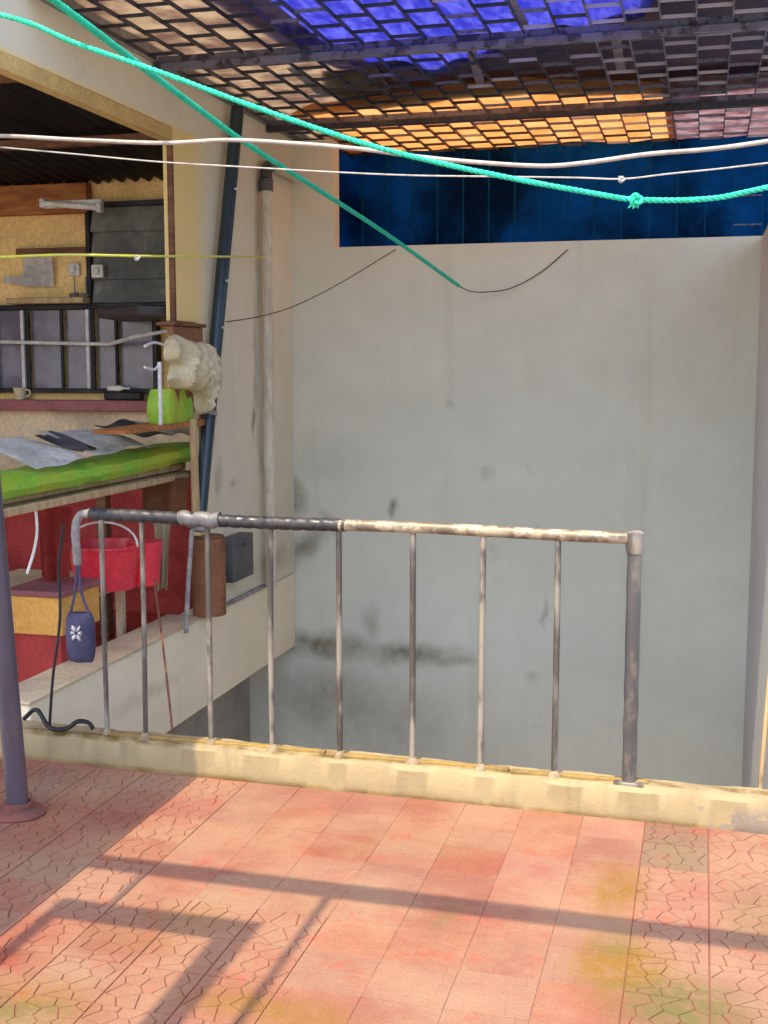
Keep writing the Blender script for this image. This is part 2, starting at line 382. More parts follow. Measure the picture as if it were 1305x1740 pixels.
# ------------------------------------------------------------------ kerb
def kerb_mat():
    k = N('kerb_paint'); P = k.pos(); sx = k.n('SeparateXYZ'); k.l(P, sx.inputs[0])
    col = k.mix(k.ramp(k.noise(P, 4, 6), .35, .68), (.33, .265, .15), (.30, .235, .135))
    col = k.mix(k.math('MULTIPLY', k.ramp(k.noise(k.scaled(P, 1, 1, .3), 11, 6, .65), .5, .75), .35), col, (.19, .15, .09))
    moss = k.math('MULTIPLY', k.ramp(sx.outputs[2], .018, .002), k.ramp(k.noise(P, 7, 4), .3, .6))
    col = k.mix(moss, col, (.22, .15, .05))
    chip = k.math('ADD', k.noise(P, 12, 7, .65), k.ramp(sx.outputs[0], -.15, .22, -.2, .09))
    lowz = k.ramp(sx.outputs[2], .10, .05, 0, 1)
    col = k.mix(k.math('MULTIPLY', k.ramp(chip, .53, .56), lowz), col, (.22, .18, .15))
    rust = k.math('MULTIPLY', k.ramp(k.math('ABSOLUTE', k.math('SUBTRACT', sx.outputs[1], 4.03)), .03, .008), k.ramp(k.noise(P, 9, 5), .38, .62))
    rust = k.math('MULTIPLY', rust, k.ramp(sx.outputs[2], .09, .108))
    col = k.mix(rust, col, (.13, .08, .025))
    drip = k.math('MULTIPLY', k.ramp(k.noise(k.scaled(P, 9, 1, 1.2), 1.6, 5, .6), .52, .72), .25)
    col = k.mix(drip, col, (.15, .12, .075))
    spot = k.ramp(k.noise(P, 30, 6, .7), .60, .68)
    col = k.mix(k.math('MULTIPLY', spot, .3), col, (.17, .14, .11))
    k.l(col, k.p.inputs['Base Color']); k.p.inputs['Roughness'].default_value = .8; k.p.inputs['Specular IOR Level'].default_value = .2
    k.bump(k.math('ADD', k.math('MULTIPLY', chip, 2), k.noise(P, 60, 5)), .4, .004); return k.m
KH = .115
def kerb_front(x): return 3.985-.022*(x+1)
def kerb_back(x): return 4.105-.022*(x+1)
g = G(); nK = 160; rows = []
for i in range(nK+1):
    x = -2.85+3.75*i/nK; j = lambda s: .0045*math.sin(x*9+s)+.004*math.sin(x*23+s*2)+random.uniform(-.003, .003)
    f, b2 = kerb_front(x), kerb_back(x)
    prof = [(f, -.01), (f+j(0)*.5, .03), (f+.004+j(1), KH-.016), (f+.016+j(2)*.6, KH-.003+j(4)*.4), (f+.05, KH+j(3)*.4), (b2-.015, KH+j(5)*.4), (b2, KH-.014), (b2, -.16)]
    rows.append([g.b.verts.new((x, p[0], p[1])) for p in prof])
for a, c in zip(rows, rows[1:]):
    for q in range(7): g.b.faces.new((a[q], a[q+1], c[q+1], c[q]))
    g.b.faces.new((a[7], a[0], c[0], c[7]))
g.b.faces.new(rows[0]); g.b.faces.new(rows[-1][::-1])
put('kerb', g, kerb_mat(), kind='structure')
put('terrace_slab_edge', G().box(-2.5, 1.3, 4.0, 4.085, -3.19, -.205), M['concrete'], kind='structure', smooth=False)

# ------------------------------------------------------------------ walls of the stairwell
YF, XL, XR, ZT = 7.37, -2.57, .30, 2.275
def fp(x, y): return tuple(at(x, y, Y=YF))
st = []
def stn(x, y, rx, rz, ang, amt): st.append((fp(x, y), (rx*1.17, .5, rz*1.17), ang, 'Y', min(.95, amt*1.3)))
stn(500, 945, .34, .085, math.radians(38), .7); stn(500, 840, .09, .14, .3, .6); stn(560, 890, .06, .10, .5, .3)
stn(560, 1098, .34, .11, 0, .8); stn(690, 1112, .40, .085, .05, .65); stn(770, 1122, .18, .06, 0, .5)
stn(560, 1190, .42, .26, 0, .42); stn(640, 1230, .5, .3, 0, .28); stn(630, 1060, .07, .15, 0, .3)  # first two only darken the wall broadly and softly under the band
stn(671, 862, .028, .075, 0, .6); stn(830, 808, .05, .05, .4, .2); stn(896, 796, .025, .05, 0, .15)
stn(838, 936, .05, .06, 0, .15); stn(904, 1148, .06, .05, 0, .2); stn(926, 1045, .02, .12, 0, .35); stn(764, 684, .035, .04, 0, .2)
stn(560, 780, .3, .2, 0, .12); stn(905, 640, .08, .12, 0, .07)
xj = at(566, 340, Y=YF).x
put('stairwell_wall', G().prism([(XL-.6, -3.0), (XR+.15, -3.0), (XR+.15, ZT), (xj, ZT), (xj, 2.94), (XL-.6, 2.94)], 'Y', YF, YF+.13), wall_mat('far_wall_paint', (.70, .705, .60), st, (.155, .13, .075)), None, False,
    label='tall grey beige plaster wall with mould stains facing across the stairwell', cat='wall')
put('side_wall', G().box(XR, XR+.15, 4.6, YF-.003, -3.0, ZT-.004, .006), wall_mat('side_wall_paint', (.54, .54, .53), []),
    label='narrow strip of blank grey wall along the right edge', cat='wall')

# house on the left: wall with a wide opening, low parapet, open room behind
house = thing('house', (XL-1, 5.6, -.32), 'open kitchen of the neighbouring house behind the railing on the left', 'building')
ls = []
def lst(x, y, ry, rz, amt): ls.append((tuple(at(x, y, X=XL)), (.5, ry, rz), 0, 'X', amt))
lst(436, 420, .045, .5, .35); lst(434, 620, .05, .45, .5); lst(430, 715, .05, .14, .75); lst(372, 810, .08, .11, .5); lst(395, 825, .05, .03, .4); lst(466, 950, .45, .10, .5); lst(440, 760, .06, .2, .35)
wm = wall_mat('left_wall_paint', (.70, .655, .51), ls, (.17, .11, .065), (1, 5.80, 6.10, (.80, .61, .24)))
ZO, WT = 2.625, .05
outl = [(2.76, 2.953), (2.76, ZO+.07), (5.593, ZO+.07), (5.593, 1.754), (5.85, 1.754), (5.85, .182), (8.19, .182), (8.19, 2.953)]
put('wall', G().prism(outl, 'X', XL-WT, XL), wm, house, False)
put('lintel', G().box(XL-WT, XL+.006, 2.76, 5.591, ZO, ZO+.068, .004), M['yellow'], house)
put('parapet', G().box(XL-.17, XL+.003, 4.13, YF-.002, -.317, .179, .008), wall_mat('parapet_paint', (.88, .76, .56), [(tuple(at(250, 1180, X=XL)), (.5, .5, .05), 0, 'X', .3)], (.2, .13, .07)), house)
put('parapet_top', G().box(XL-.19, XL+.012, 4.12, 5.83, .180, .197, .004), M['beige'], house)
put('foundation_wall', G().box(XL-.45, XL-.33, 4.09, YF-.002, -3.0, -.318), M['concrete'], house, False)
put('room_floor', G().box(-5.1, XL-.172, 4.12, 6.45, -.317, .06), M['red_floor'], house, False)
put('roof', G().box(-5.3, XL+.02, 2.76, 8.19, 2.955, 3.10, .01), M['concrete'], house)
put('added_shade_slab', G().box(-3.7, -2.215, .3, 2.758, 2.99, 3.08, .006), M['concrete'], house)  # unseen slab, added to throw shade on the left of the floor
put('added_shade_post', G().tube([(-3.6, .4, -3.2), (-3.6, .4, 2.988)], .035, 12), M['dark_steel'], house)  # unseen post, added to hold up the shading slab
put('gable_wall', G().box(-5.25, -5.1, 4.12, 6.6, -.317, 2.95), M['beige'], house, False)
YB = 6.435
zr = at(0, 800, Y=YB).z; zb = at(0, 688, Y=YB).z; zw = at(0, 512, Y=YB).z; zo = at(0, 368, Y=YB).z
put('dado', G().box(-5.098, XL-WT-.002, YB, YB+.12, .062, zr), M['red_wall'], house, False)
put('mid_wall', G().box(-5.098, XL-WT-.002, YB, YB+.12, zr+.001, zb), M['beige'], house, False)
put('upper_wall', G().box(-5.098, XL-WT-.002, YB+.02, YB+.12, zb+.001, 2.95), M['ochre'], house, False)
put('window_ledge', G().box(-5.0, at(272, 680, Y=YB).x, YB-.09, YB-.001, zb-.03, zb+.035, .006), M['pink'], house)
put('fascia_board', G().box(-5.0, at(155, 380, Y=YB).x, YB-.05, YB+.018, zo, zo+.17, .004), M['orange_wood'], house)
put('jamb_trim', G().box(XL-.022, XL+.008, 5.572, 5.5925, 1.74, ZO-.004, .004), M['brown_wood'], house)
# corrugated ceiling sheets
def corr(x0, x1, y0, y1, z0, z1, amp=.018, pitch=.085, th=.004):
    g = G(); n = int((x1-x0)/pitch*8)
    g.grid(n, 2, lambda u, v: (x0+(x1-x0)*u, y0+(y1-y0)*v, z0+(z1-z0)*v+amp*math.sin((x1-x0)*u/pitch*2*math.pi)), th); return g
for k in range(3):
    put('ceiling_sheet', corr(-5.08+k*.83, min(-5.08+k*.83+.88, XL-.06), 3.95+.03*k, 6.43, 2.86-.012*k, 2.585+.004*k), M['black_sheet'], house)
for yy in (4.6, 5.5):
    put('ceiling_batten', G().box(-5.08, XL-.06, yy, yy+.05, 2.86-(yy-3.95)*.111-.075, 2.86-(yy-3.95)*.111-.03, .004), M['brown_wood'], house)

# louvre window, dark, right part of the back wall
def bp(x, y, Y=YB): return at(x, y, Y=Y)
lw = thing('louvre_window', bp(220, 515)+Vector((0, .02, 0)), 'smoked glass louvre window beside the yellow jamb', 'window')
a, b = bp(157, 345, YB), bp(292, 520, YB)
put('frame', G().box(a.x-.03, a.x, YB-.045, YB+.017, b.z, a.z, .004).box(b.x, b.x+.03, YB-.045, YB+.017, b.z, a.z, .004).box(a.x+.001, b.x-.001, YB-.045, YB+.017, a.z-.03, a.z, .003).box(a.x+.001, b.x-.001, YB-.045, YB+.017, b.z, b.z+.02, .003), M['black'], lw)
nz = 4; hz = (a.z-b.z-.055)/nz
for k in range(nz):
    put('slat', G().obox(((a.x+b.x)/2, YB-.02, b.z+.025+hz*(k+.5)), (b.x-a.x-.004, .006, hz*1.08), Matrix.Rotation(math.radians(-13), 4, 'X')), M['slate_glass'], lw)
# barred window, lower
bw = thing('barred_window', bp(130, 670)+Vector((0, .01, 0)), 'wide barred window with violet panes above the pink ledge', 'window')
zt, z0 = bp(0, 522).z, bp(0, 664).z; xa, xb = -4.45, bp(272, 600).x
put('frame', G().box(xa, xb, YB-.04, YB+.018, zt-.02, zt+.01, .003).box(xa, xb, YB-.04, YB+.018, z0-.01, z0+.015, .003).box(xb-.025, xb-.001, YB-.039, YB+.017, z0+.016, zt-.021, .003), M['black'], bw)
px_ = [-4.44, bp(55, 600).x, bp(112, 600).x, bp(165, 600).x, bp(204, 600).x, xb-.03]
for i in range(5):
    put('pane', G().box(px_[i]+.012, px_[i+1]-.012, YB-.012, YB-.004, z0+.018, zt-.024), M['violet_glass'], bw)
for i in range(1, 5):
    put('bar', G().tube([(px_[i], YB-.04, z0+.016), (px_[i], YB-.04, zt-.022)], .011, 8), M['black'], bw)
for xx in (46, 156, 0):
    q = bp(xx, 600).x; put('upright', G().box(q-.011, q+.011, YB-.05, YB-.03, z0+.016, zt-.022, .003), M['white'], bw)
r0, r1, r2 = bp(-40, 580, YB-.07), bp(186, 585, YB-.07), bp(287, 562, 5.85)
put('rail', G().tube([r0, r1], .011, 8).tube([r1, bp(230, 572, 6.15), r2], [.013, .012, .009], 8), M['white'], bw)
put('cream_ledge', G().box(bp(30, 515).x, bp(160, 515).x, YB-.13, YB-.001, zt+.012, zt+.045, .004), M['pale_wood'], house)
# things on the back wall
def board(name, p0, p1, th, m, label, cat, bev=.003):
    """upright board between two measured corners"""
    return put(name, G().box(min(p0.x, p1.x), max(p0.x, p1.x), p0.y-th, p0.y, min(p0.z, p1.z), max(p0.z, p1.z), bev), M[m], None, True, label, cat)
tl = thing('tube_light', bp(120, 350, 6.26), 'unlit white tube lamp below the black ceiling sheets', 'lamp')
p, q = bp(72, 345, 6.2), bp(168, 353, 6.2)
put('tube', G().tube([p, q], .017, 10), M['plastic_white'], tl); put('batten', G().obox((p+q)/2+Vector((0, .03, .012)), ((q-p).length*1.04, .03, .04), None, .003), M['white'], tl)
for e in (p, q): put('lamp_holder', G().obox(e+Vector((0, .01, 0)), (.03, .045, .05), None, .004), M['white'], tl)
board('wall_board', bp(34, 424, YB+.018), bp(152, 431, YB+.018), .05, 'brown_wood', 'thin brown wooden strip on the ochre wall under the fascia', 'board')
pc = thing('paper_sheet', bp(70, 490, YB), 'white paper sheets pinned to the ochre wall', 'paper')
gg = G().grid(8, 8, lambda u, v: tuple(bp(38+52*u, 437+50*v, YB-.02) + Vector((0, .012*math.sin(u*5+v*3), 0))), .002); put('page', gg, M['paper'], pc)
put('page', G().grid(8, 2, lambda u, v: tuple(bp(6+52*u, 468+14*v+3*u, YB-.028)+Vector((0, .008*math.sin(u*7), 0))), .002), M['paper'], pc)
put('nail', G().tube([bp(64, 436, YB+.015), bp(64, 436, YB-.05)], .004, 6), M['black'], pc)
for i, (xx, yy, lab) in enumerate(((128, 458, 'stained cream light switch left of the louvre window'), (168, 461, 'small white switch at the edge of the louvre window'))):
    s_ = thing('light_switch', bp(xx, yy, YB+.01), lab, 'switch'); c = bp(xx, yy, YB+.018 if i == 0 else YB-.05)
    put('plate', G().obox(c+Vector((0, -.012, 0)), (.075, .024, .075), None, .004), M['plastic_white'], s_); put('rocker', G().obox(c+Vector((0, -.03, 0)), (.03, .014, .04), None, .003), M['white'], s_)
# dark shelf slab reaching to the pier, brown box on the pier corner
put('stone_shelf', G().prism([(bp(178, 530, 6.2).x, 6.41), (XL-.06, 6.41), (XL-.06, 5.62), (XL-.16, 5.5), (bp(178, 530, 6.0).x, 5.91)], 'Z', 1.785, 1.825), M['black_sheet'], None, False,
    'dark stone shelf slab reaching out to the yellow pier', 'shelf')
cb = thing('wall_box', at(318, 585, X=XL), 'brown wooden meter box behind the torn sack', 'box')
q0, q1 = at(291, 548, X=XL+.02), at(346, 640, X=XL+.02)
put('case', G().box(XL+.003, XL+.03, q0.y, q1.y-.02, q1.z-.18, q0.z-.015, .005), M['cardboard'], cb); put('lid', G().box(XL-.06, XL+.045, q0.y-.01, q1.y-.01, q0.z-.014, q0.z+.004, .003), M['brown_wood'], cb)
# torn cream sack
from mathutils import noise as mnoise
def crump(v): return .9-2.0*abs(mnoise.noise(Vector((v.x*9, v.y*9, v.z*5))))-.7*abs(mnoise.noise(v*19))
def blob(outline, X, th, m, name, seedk, parent=None, **kw):
    g = G(); pts = [at(x, y, X=X) for x, y in outline]; c = sum(pts, Vector())/len(pts)
    P = smoothpath(pts+[pts[0]], 6)[:-1]; n = len(P); R_ = 14; front = []
    for r in range(R_+1):
        t = r/R_; ring = []
        for i, p in enumerate(P):
            v = c+(p-c)*(1-t*.98); d = th*math.sqrt(max(0, 1-(1-t)**2))
            ring.append(g.b.verts.new((v.x+d+crump(v)*th*.55, v.y-d*.2+crump(v*1.7)*.012, v.z+.012*crump(v*2.1))))
        front.append(ring)
    back = [g.b.verts.new((p.x-.02, p.y, p.z)) for p in P]
    for a_, b_ in zip(front, front[1:]):
        for i in range(n): g.b.faces.new((a_[i], a_[(i+1) % n], b_[(i+1) % n], b_[i]))
    g.b.faces.new(front[-1]); g.b.faces.new(back)
    for i in range(n): g.b.faces.new((back[i], back[(i+1) % n], front[0][(i+1) % n], front[0][i]))
    return put(name, g, M[m], parent, True, **kw)
blob([(287, 578), (300, 570), (318, 585), (338, 582), (352, 592), (357, 612), (362, 640), (358, 668), (350, 690), (342, 706), (336, 690), (333, 668), (318, 662), (300, 660), (290, 645), (294, 625), (284, 605)], XL+.05, .085, 'cream_cloth', 'sack', 3.1,
     label='torn cream sack bundled on the pier beside the leaning pole', cat='sack')
gb = thing('green_bag', at(305, 720, X=XL+.02), 'lime green bag on the plank below the cream sack', 'bag')
q0, q1 = at(282, 662, X=XL+.02), at(328, 722, X=XL+.02)
b_ = bmesh.new(); bmesh.ops.create_cube(b_, size=1); bmesh.ops.subdivide_edges(b_, edges=b_.edges[:], cuts=9, use_grid_fill=True)
for v in b_.verts:
    u = v.co.copy(); e = 1-.22*max(0, (u.length-.5)/.37)**1.5
    v.co = Vector((XL-.03+u.x*.13*e, (q0.y+q1.y)/2+u.y*(q1.y-q0.y)*e, (q0.z+q1.z)/2+u.z*(q0.z-q1.z)*(.98+.02*e)))
    v.co += Vector((1, .6, .4))*.016*mnoise.noise(Vector((v.co.x*14, v.co.y*14, v.co.z*6)))
gg = G(); gg.merge(b_); put('body', gg, M['green_lime'], gb)
wp = thing('pipe', at(273, 722, X=XL+.03), 'thin white upright pipe with two hooks beside the green bag', 'pipe')
put('tube', G().tube([at(271, 615, X=XL+.03), at(273, 722, X=XL+.03)], .010, 8), M['white'], wp)
put('hook', G().tube(smoothpath([at(246, 588, X=XL+.02), at(262, 582, X=XL+.02), at(278, 586, X=XL+.03)], 5), .007, 6).tube(smoothpath([at(246, 624, X=XL+.02), at(262, 628, X=XL+.02), at(272, 618, X=XL+.03)], 5), .007, 6), M['white'], wp)
put('plank', G().prism([(at(205, 716, X=XL+.02).y, 0), (at(360, 716, X=XL+.02).y, .0)]+[(at(360, 712, X=XL+.02).y, .035), (at(205, 713, X=XL+.02).y, .018)], 'X', XL-.12, XL+.04), M['orange_wood'], None, True,
    'red brown plank under the green bag', 'plank').location.z = at(330, 724, X=XL+.02).z

zl = zb+.036
c = at(212, 664, Y=YB-.05); put('tray', G().box(c.x-.12, c.x+.12, YB-.085, YB-.04, zl, zl+.05, .008), M['black'], None, True, 'small black tray on the pink window ledge', 'tray')
put('bottle', G().tube([(c.x-.10, YB-.06, zl+.069), (c.x-.02, YB-.06, zl+.069), (c.x+.0, YB-.06, zl+.069), (c.x+.04, YB-.06, zl+.069)], [.018, .018, .008, .007], 10), M['plastic_white'], None, True, 'small white bottle lying on the black tray', 'bottle')
c = at(34, 655, Y=YB-.05); cp = thing('cup', (c.x, YB-.05, zl), 'pale cup standing on the pink window ledge', 'cup')
put('shell', G().tube([(c.x, YB-.05, zl), (c.x, YB-.05, zl+.07)], [.03, .042], 14), M['cream_cloth'], cp)
put('handle', G().tube(smoothpath([(c.x+.038, YB-.05, zl+.06), (c.x+.065, YB-.05, zl+.05), (c.x+.062, YB-.05, zl+.025), (c.x+.034, YB-.05, zl+.018)], 4), .005, 6), M['cream_cloth'], cp)
for i, (x, lab) in enumerate(((128, 'round metal ladle hanging under the left switch'), (147, 'small metal ladle hanging between the two switches'))):
    c = at(x, 470, Y=YB-.01); ld = thing('ladle', c, lab, 'ladle')
    put('stem', G().tube([c+Vector((0, -.012, .0)), c+Vector((.004, -.016, -.10))], .005, 6), M['tape_grey'], ld)
    put('bowl', G().tube([c+Vector((.004, -.03, -.10)), c+Vector((.004, -.022, -.125)), c+Vector((.004, -.012, -.14))], [.03, .026, .010], 12), M['tape_grey'], ld)
# counter along the opening
ct = thing('counter', (XL-.35, 5.0, .06), 'counter board with thick lime green rolled edge along the opening', 'counter')
e0, e1 = at(-25, 838, X=XL-.10), at(323, 770, X=XL-.10)
ez = (e0.z+e1.z)/2-.03; g = G(); pth = []
for i in range(25):
    t = i/24; pth.append(e0+(e1-e0)*t+Vector((.006*math.sin(t*9), 0, .006*math.sin(t*7+1))))
rows = []
for i, c in enumerate(pth):
    h = .050+.0015*math.sin(i*1.1); prof = [(-.17, -h*.8), (-.02, -h), (.035, -h*.75), (.055, -h*.1), (.045, h*.6), (.0, h), (-.06, h*1.02), (-.17, h*.95)]
    rows.append([g.b.verts.new((c.x+a_+.003*math.sin(i*2.3+k), c.y, c.z+b_+.003*math.sin(i*1.7+k*2))) for k, (a_, b_) in enumerate(prof)])
for a_, b_ in zip(rows, rows[1:]):
    for k in range(8): g.b.faces.new((a_[k], a_[(k+1) % 8], b_[(k+1) % 8], b_[k]))
g.b.faces.new(rows[0]); g.b.faces.new(rows[-1][::-1])
put('edge_roll', g, M['green_lime'], ct)
put('board', G().box(XL-.62, XL-.12, e0.y, e1.y-.01, ez-.045, ez-.005, .005), M['pale_wood'], ct)
put('front_rail', G().box(XL-.16, XL-.06, e0.y, e1.y-.01, ez-.085, ez-.05, .006), M['pale_wood'], ct)
for yy in (4.4, 5.75): put('leg', G().box(XL-.56, XL-.50, yy, yy+.06, .061, ez-.046, .004), M['brown_wood'], ct)
rp = random.Random(11)
labs = ['crumpled white newspaper nearest the left post on the counter', 'folded white newspaper lying mid counter', 'dark folded magazine on the counter', 'white sheet at the far end of the counter', 'dark paper roll behind the newspapers']
for i, (x, y, w_, l_, m_) in enumerate(((50, 775, .34, .42, 'paper'), (165, 762, .30, .62, 'paper'), (112, 772, .22, .26, 'paper_dark'), (285, 742, .26, .42, 'paper'), (225, 752, .20, .44, 'paper_dark'))):
    c = at(x, y, X=XL-.22); c.z = ez+.145+.012*i; a_ = rp.uniform(-.3, .3)
    g = G(); Mx = Matrix.Rotation(a_, 3, 'Z')
    g.grid(10, 14, lambda u, v: tuple(c+Mx @ Vector(((u-.5)*w_, (v-.5)*l_, .009*math.sin(u*4+v*5+i)+.007*math.sin(v*9+i*2)-.30*(u-.5)*w_))), .004)
    put('newspaper', g, M[m_], None, False, labs[i], 'paper')
# below the counter
lb = thing('low_bench', (-3.2, 5.4, .06), 'cream low bench under the counter carrying the red tub', 'bench')
bz = .44
put('seat', G().box(-3.55, -2.86, 5.0, 5.66, bz-.05, bz, .006), M['beige'], lb)
for xx in (-3.5, -2.92):
    for yy in (5.05, 5.6): put('leg', G().box(xx-.02, xx+.02, yy-.02, yy+.02, .061, bz-.051, .003), M['beige'], lb)
def tub(c, r0, r1, h, name, m, label, cat):
    t = thing(name, c, label, cat); g = G(); n = 24; prof = [(0, 0), (r0, 0), (r1, h), (r1+.012, h), (r1+.012, h-.012), (r1-.006, h-.004), (r0-.006, .008), (0, .008)]
    rings = []
    for r, z in prof: rings.append([g.b.verts.new((c.x+max(r, .0005)*math.cos(k*2*math.pi/n), c.y+max(r, .0005)*math.sin(k*2*math.pi/n), c.z+z)) for k in range(n)])
    for a_, b_ in zip(rings, rings[1:]):
        for k in range(n): g.b.faces.new((a_[k], a_[(k+1) % n], b_[(k+1) % n], b_[k]))
    put('shell', g, M[m], t); return t
c = at(180, 985, Y=5.27); c.z = bz+.001
t_ = tub(c, .145, .18, .22, 'tub', 'red_plastic', 'bright red plastic tub on the low bench', 'tub')
put('handle', G().tube([c+Vector((.19*math.cos(a_), .03*math.sin(a_)-.03, .215+.11*math.sin(a_))) for a_ in [math.pi*k/12 for k in range(13)]], .006, 6), M['white'], t_)
c2 = at(247, 985, Y=5.4); c2.z = bz+.001
put('bucket', G().tube([c2, c2+Vector((0, 0, .22))], [.07, .09], 20), M['red_plastic'], None, True, 'tall pinkish red container beside the red tub', 'container')
ob = thing('drawer_box', at(60, 1090, Y=4.75), 'orange wooden box at the left below the counter', 'box')
d0, d1 = at(28, 1012, Y=4.7), at(106, 1082, Y=4.7)
put('case', G().box(d0.x-.05, d1.x, 4.7, 5.05, d1.z, d0.z, .005), M['orange_box'], ob); put('top', G().box(d0.x-.06, d1.x+.012, 4.685, 5.06, d0.z+.001, d0.z+.028, .004), M['pink'], ob)
put('plinth', G().box(d0.x-.04, d1.x-.02, 4.72, 5.04, .061, d1.z-.001), M['red_wall'], ob)
nb = thing('flowered_bag', at(130, 1125, Y=4.45), 'navy cloth bag with a white flower print hanging left of the balusters', 'bag')
q0, q1 = at(106, 1042, Y=4.42), at(156, 1128, Y=4.42); cx = (q0.x+q1.x)/2; w_ = (q1.x-q0.x)/2
def bagpt(u, v):
    s = math.sin(math.pi*min(1, max(0, v))) ** .4 if 0 < v < 1 else .25
    a_ = 2*math.pi*u; return (cx+w_*(.72+.28*s)*math.cos(a_), 4.45+.055*(.3+.7*s)*math.sin(a_)+.004*math.sin(a_*5+v*6), q1.z+(q0.z-q1.z)*v)
g = G().grid(28, 10, bagpt); bmesh.ops.remove_doubles(g.b, verts=g.b.verts[:], dist=.0005); bmesh.ops.holes_fill(g.b, edges=g.b.edges[:]); put('body', g, M['navy_bag'], nb)
for k in range(6):
    a_ = k*math.pi/3; fc = Vector((cx+.012, 4.392, (q0.z+q1.z)/2+.03)); d = Vector((math.cos(a_), 0, math.sin(a_)))
    put('petal', G().tube([fc+d*.008, fc+d*.022, fc+d*(.024+.014*abs(math.sin(k*2.1)))], [.003, .006+.004*abs(math.cos(k*1.7)), .002], 8), M['white'], nb)
put('strap', G().tube(smoothpath([(q0.x+.02, 4.45, q0.z-.01), (cx-.01, 4.44, q0.z+.12), (cx, 4.46, q0.z+.36), (cx+.01, 4.44, q0.z+.12), (q1.x-.02, 4.45, q0.z-.01)], 5), .006, 6), M['navy_bag'], nb)
# red cloth and pale cloth hanging below the counter
def cloth(name, x0, x1, y0, y1, Yp, m, label, k=0, taper=0.0):
    g = G(); g.grid(18, 10, lambda u, v: tuple(at(x0+(x1-x0)*(u+(.5-u)*taper*v), y0+(y1-y0)*v, Y=Yp)+Vector((0, .022*math.sin(u*13+k)*(0.4+v*.6), .01*math.sin(u*8+k)*v))), .003)
    return put(name, g, M[m], None, True, label, 'cloth')
cloth('hanging_cloth', 62, 120, 862, 985, 4.85, 'red_wall', 'dark red cloth hanging under the counter at the left', 1, .2)
cloth('hanging_cloth', 238, 318, 812, 880, 5.68, 'cardboard', 'brown cloth hanging under the far end of the counter', 2, .1)
cloth('hanging_cloth', 262, 292, 880, 1000, 5.56, 'cream_cloth', 'pale narrow towel hanging beside the red container', 4, .5)
def cord(name, pts, r, m, label, parent=None, cat='cord'):
    return put(name, G().tube(smoothpath(pts, 8), r, 6), M[m], parent, True, label, cat)
cord('cord', [at(60, 858, X=XL-.08), at(63, 900, X=XL-.06), at(58, 935, X=XL-.05), at(46, 975, X=XL-.06)], .006, 'white', 'white cord hanging from the green counter edge beside the left post')
cord('cord', [at(262, 985, Y=5.0), at(272, 1060, Y=4.6), at(283, 1150, Y=4.3), at(293, 1243, Y=4.08)], .005, 'brown_wood', 'thin brown cord slanting down behind the left balusters')
cord('cord', [at(108, 890, Y=4.2), at(100, 960, Y=4.15), at(102, 1050, Y=4.1), at(90, 1150, Y=4.06), at(84, 1236, Y=4.04)], .006, 'black', 'black cord hanging from the rail end down to the kerb')
cord('hose', [at(40, 1222, Y=4.03), at(62, 1206, Y=4.04), at(84, 1236, Y=4.0), at(112, 1238, Y=4.02), at(132, 1226, Y=4.03), at(150, 1228, Y=4.02), at(158, 1238, Y=4.01)], .009, 'black', 'short black hose lying on the kerb beside the left post', cat='hose')
# standing roll, black box and strip at the pier foot
rl = thing('card_roll', at(357, 1040, X=XL-.02), 'brown cardboard roll standing on the parapet behind the railing', 'roll')
zt_, zb_ = at(357, 912, X=XL+.03).z, .198
yc = at(355, 980, X=XL+.03).y
put('tube', G().tube([(XL+.03, yc, zb_), (XL+.032, yc, zt_)], .09, 18), M['cardboard'], rl); put('end_cap', G().tube([(XL+.032, yc, zt_+.0005), (XL+.032, yc, zt_+.012)], .08, 18), M['brown_wood'], rl)
bb = thing('black_box', at(397, 975, X=XL+.04), 'small black box fixed to the wall right of the cardboard roll', 'box')
q0, q1 = at(379, 916, X=XL+.03), at(415, 975, X=XL+.03)
put('case', G().box(XL+.002, XL+.09, q0.y, q1.y, q1.z, q0.z, .008, 2), M['pvc_black'], bb); put('latch', G().box(XL+.0905, XL+.097, (q0.y+q1.y)/2-.02, (q0.y+q1.y)/2+.02, q0.z-.06, q0.z-.04, .002), M['dark_steel'], bb)
put('strip', G().box(XL-.02, XL+.02, at(385, 1000, X=XL).y, at(448, 960, X=XL).y, .183, .205, .004), M['tape_grey'], None, True, 'grey strip lying on the parapet below the black box', 'strip')
put('wood_strip', G().obox((at(331, 800, X=XL+.05)), (.03, .04, .54), Matrix.Rotation(math.radians(2), 4, 'X'), .004), M['pale_wood'], None, True, 'pale upright wooden strip left of the leaning pole', 'wood')

put('prop_rod', G().tube([at(316, 1076, X=XL+.05), at(320, 990, X=XL+.05), at(326, 900, X=XL+.05)], .013, 8), M['tape_grey'], None, True, 'thin grey rod standing on the parapet left of the cardboard roll', 'rod')
# ------------------------------------------------------------------ leaning pole, left post
pb, pt = at(337, 903, X=XL+.04), Vector((XL+.06, 6.32, 2.93))
lp = thing('leaning_pole', pb, 'dark leaning steel pole between the parapet and the grille', 'pole')
put('tube', G().tube([pb+(pt-pb)*(i/20) for i in range(21)], .036, 16), M['pole'], lp)
put('foot', G().tube([pb, pb+(pt-pb)*.02], .0385, 14), M['tape_grey'], lp)
for t in (.47, .58, .80): 
    c = pb+(pt-pb)*t; put('bolt', G().tube([c+Vector((.032, -.012, 0)), c+Vector((.046, -.018, 0))], .007, 8), M['white'], lp)
q = pb+(pt-pb)*.27; put('clamp', G().tube([q-(pt-pb).normalized()*.012, q+(pt-pb).normalized()*.012], .042, 14), M['tape_grey'], lp)
P0 = Vector((-2.225, 3.49, 0))
ps = thing('steel_post', P0, 'mauve steel post on a red flange at the left edge of the terrace', 'post')
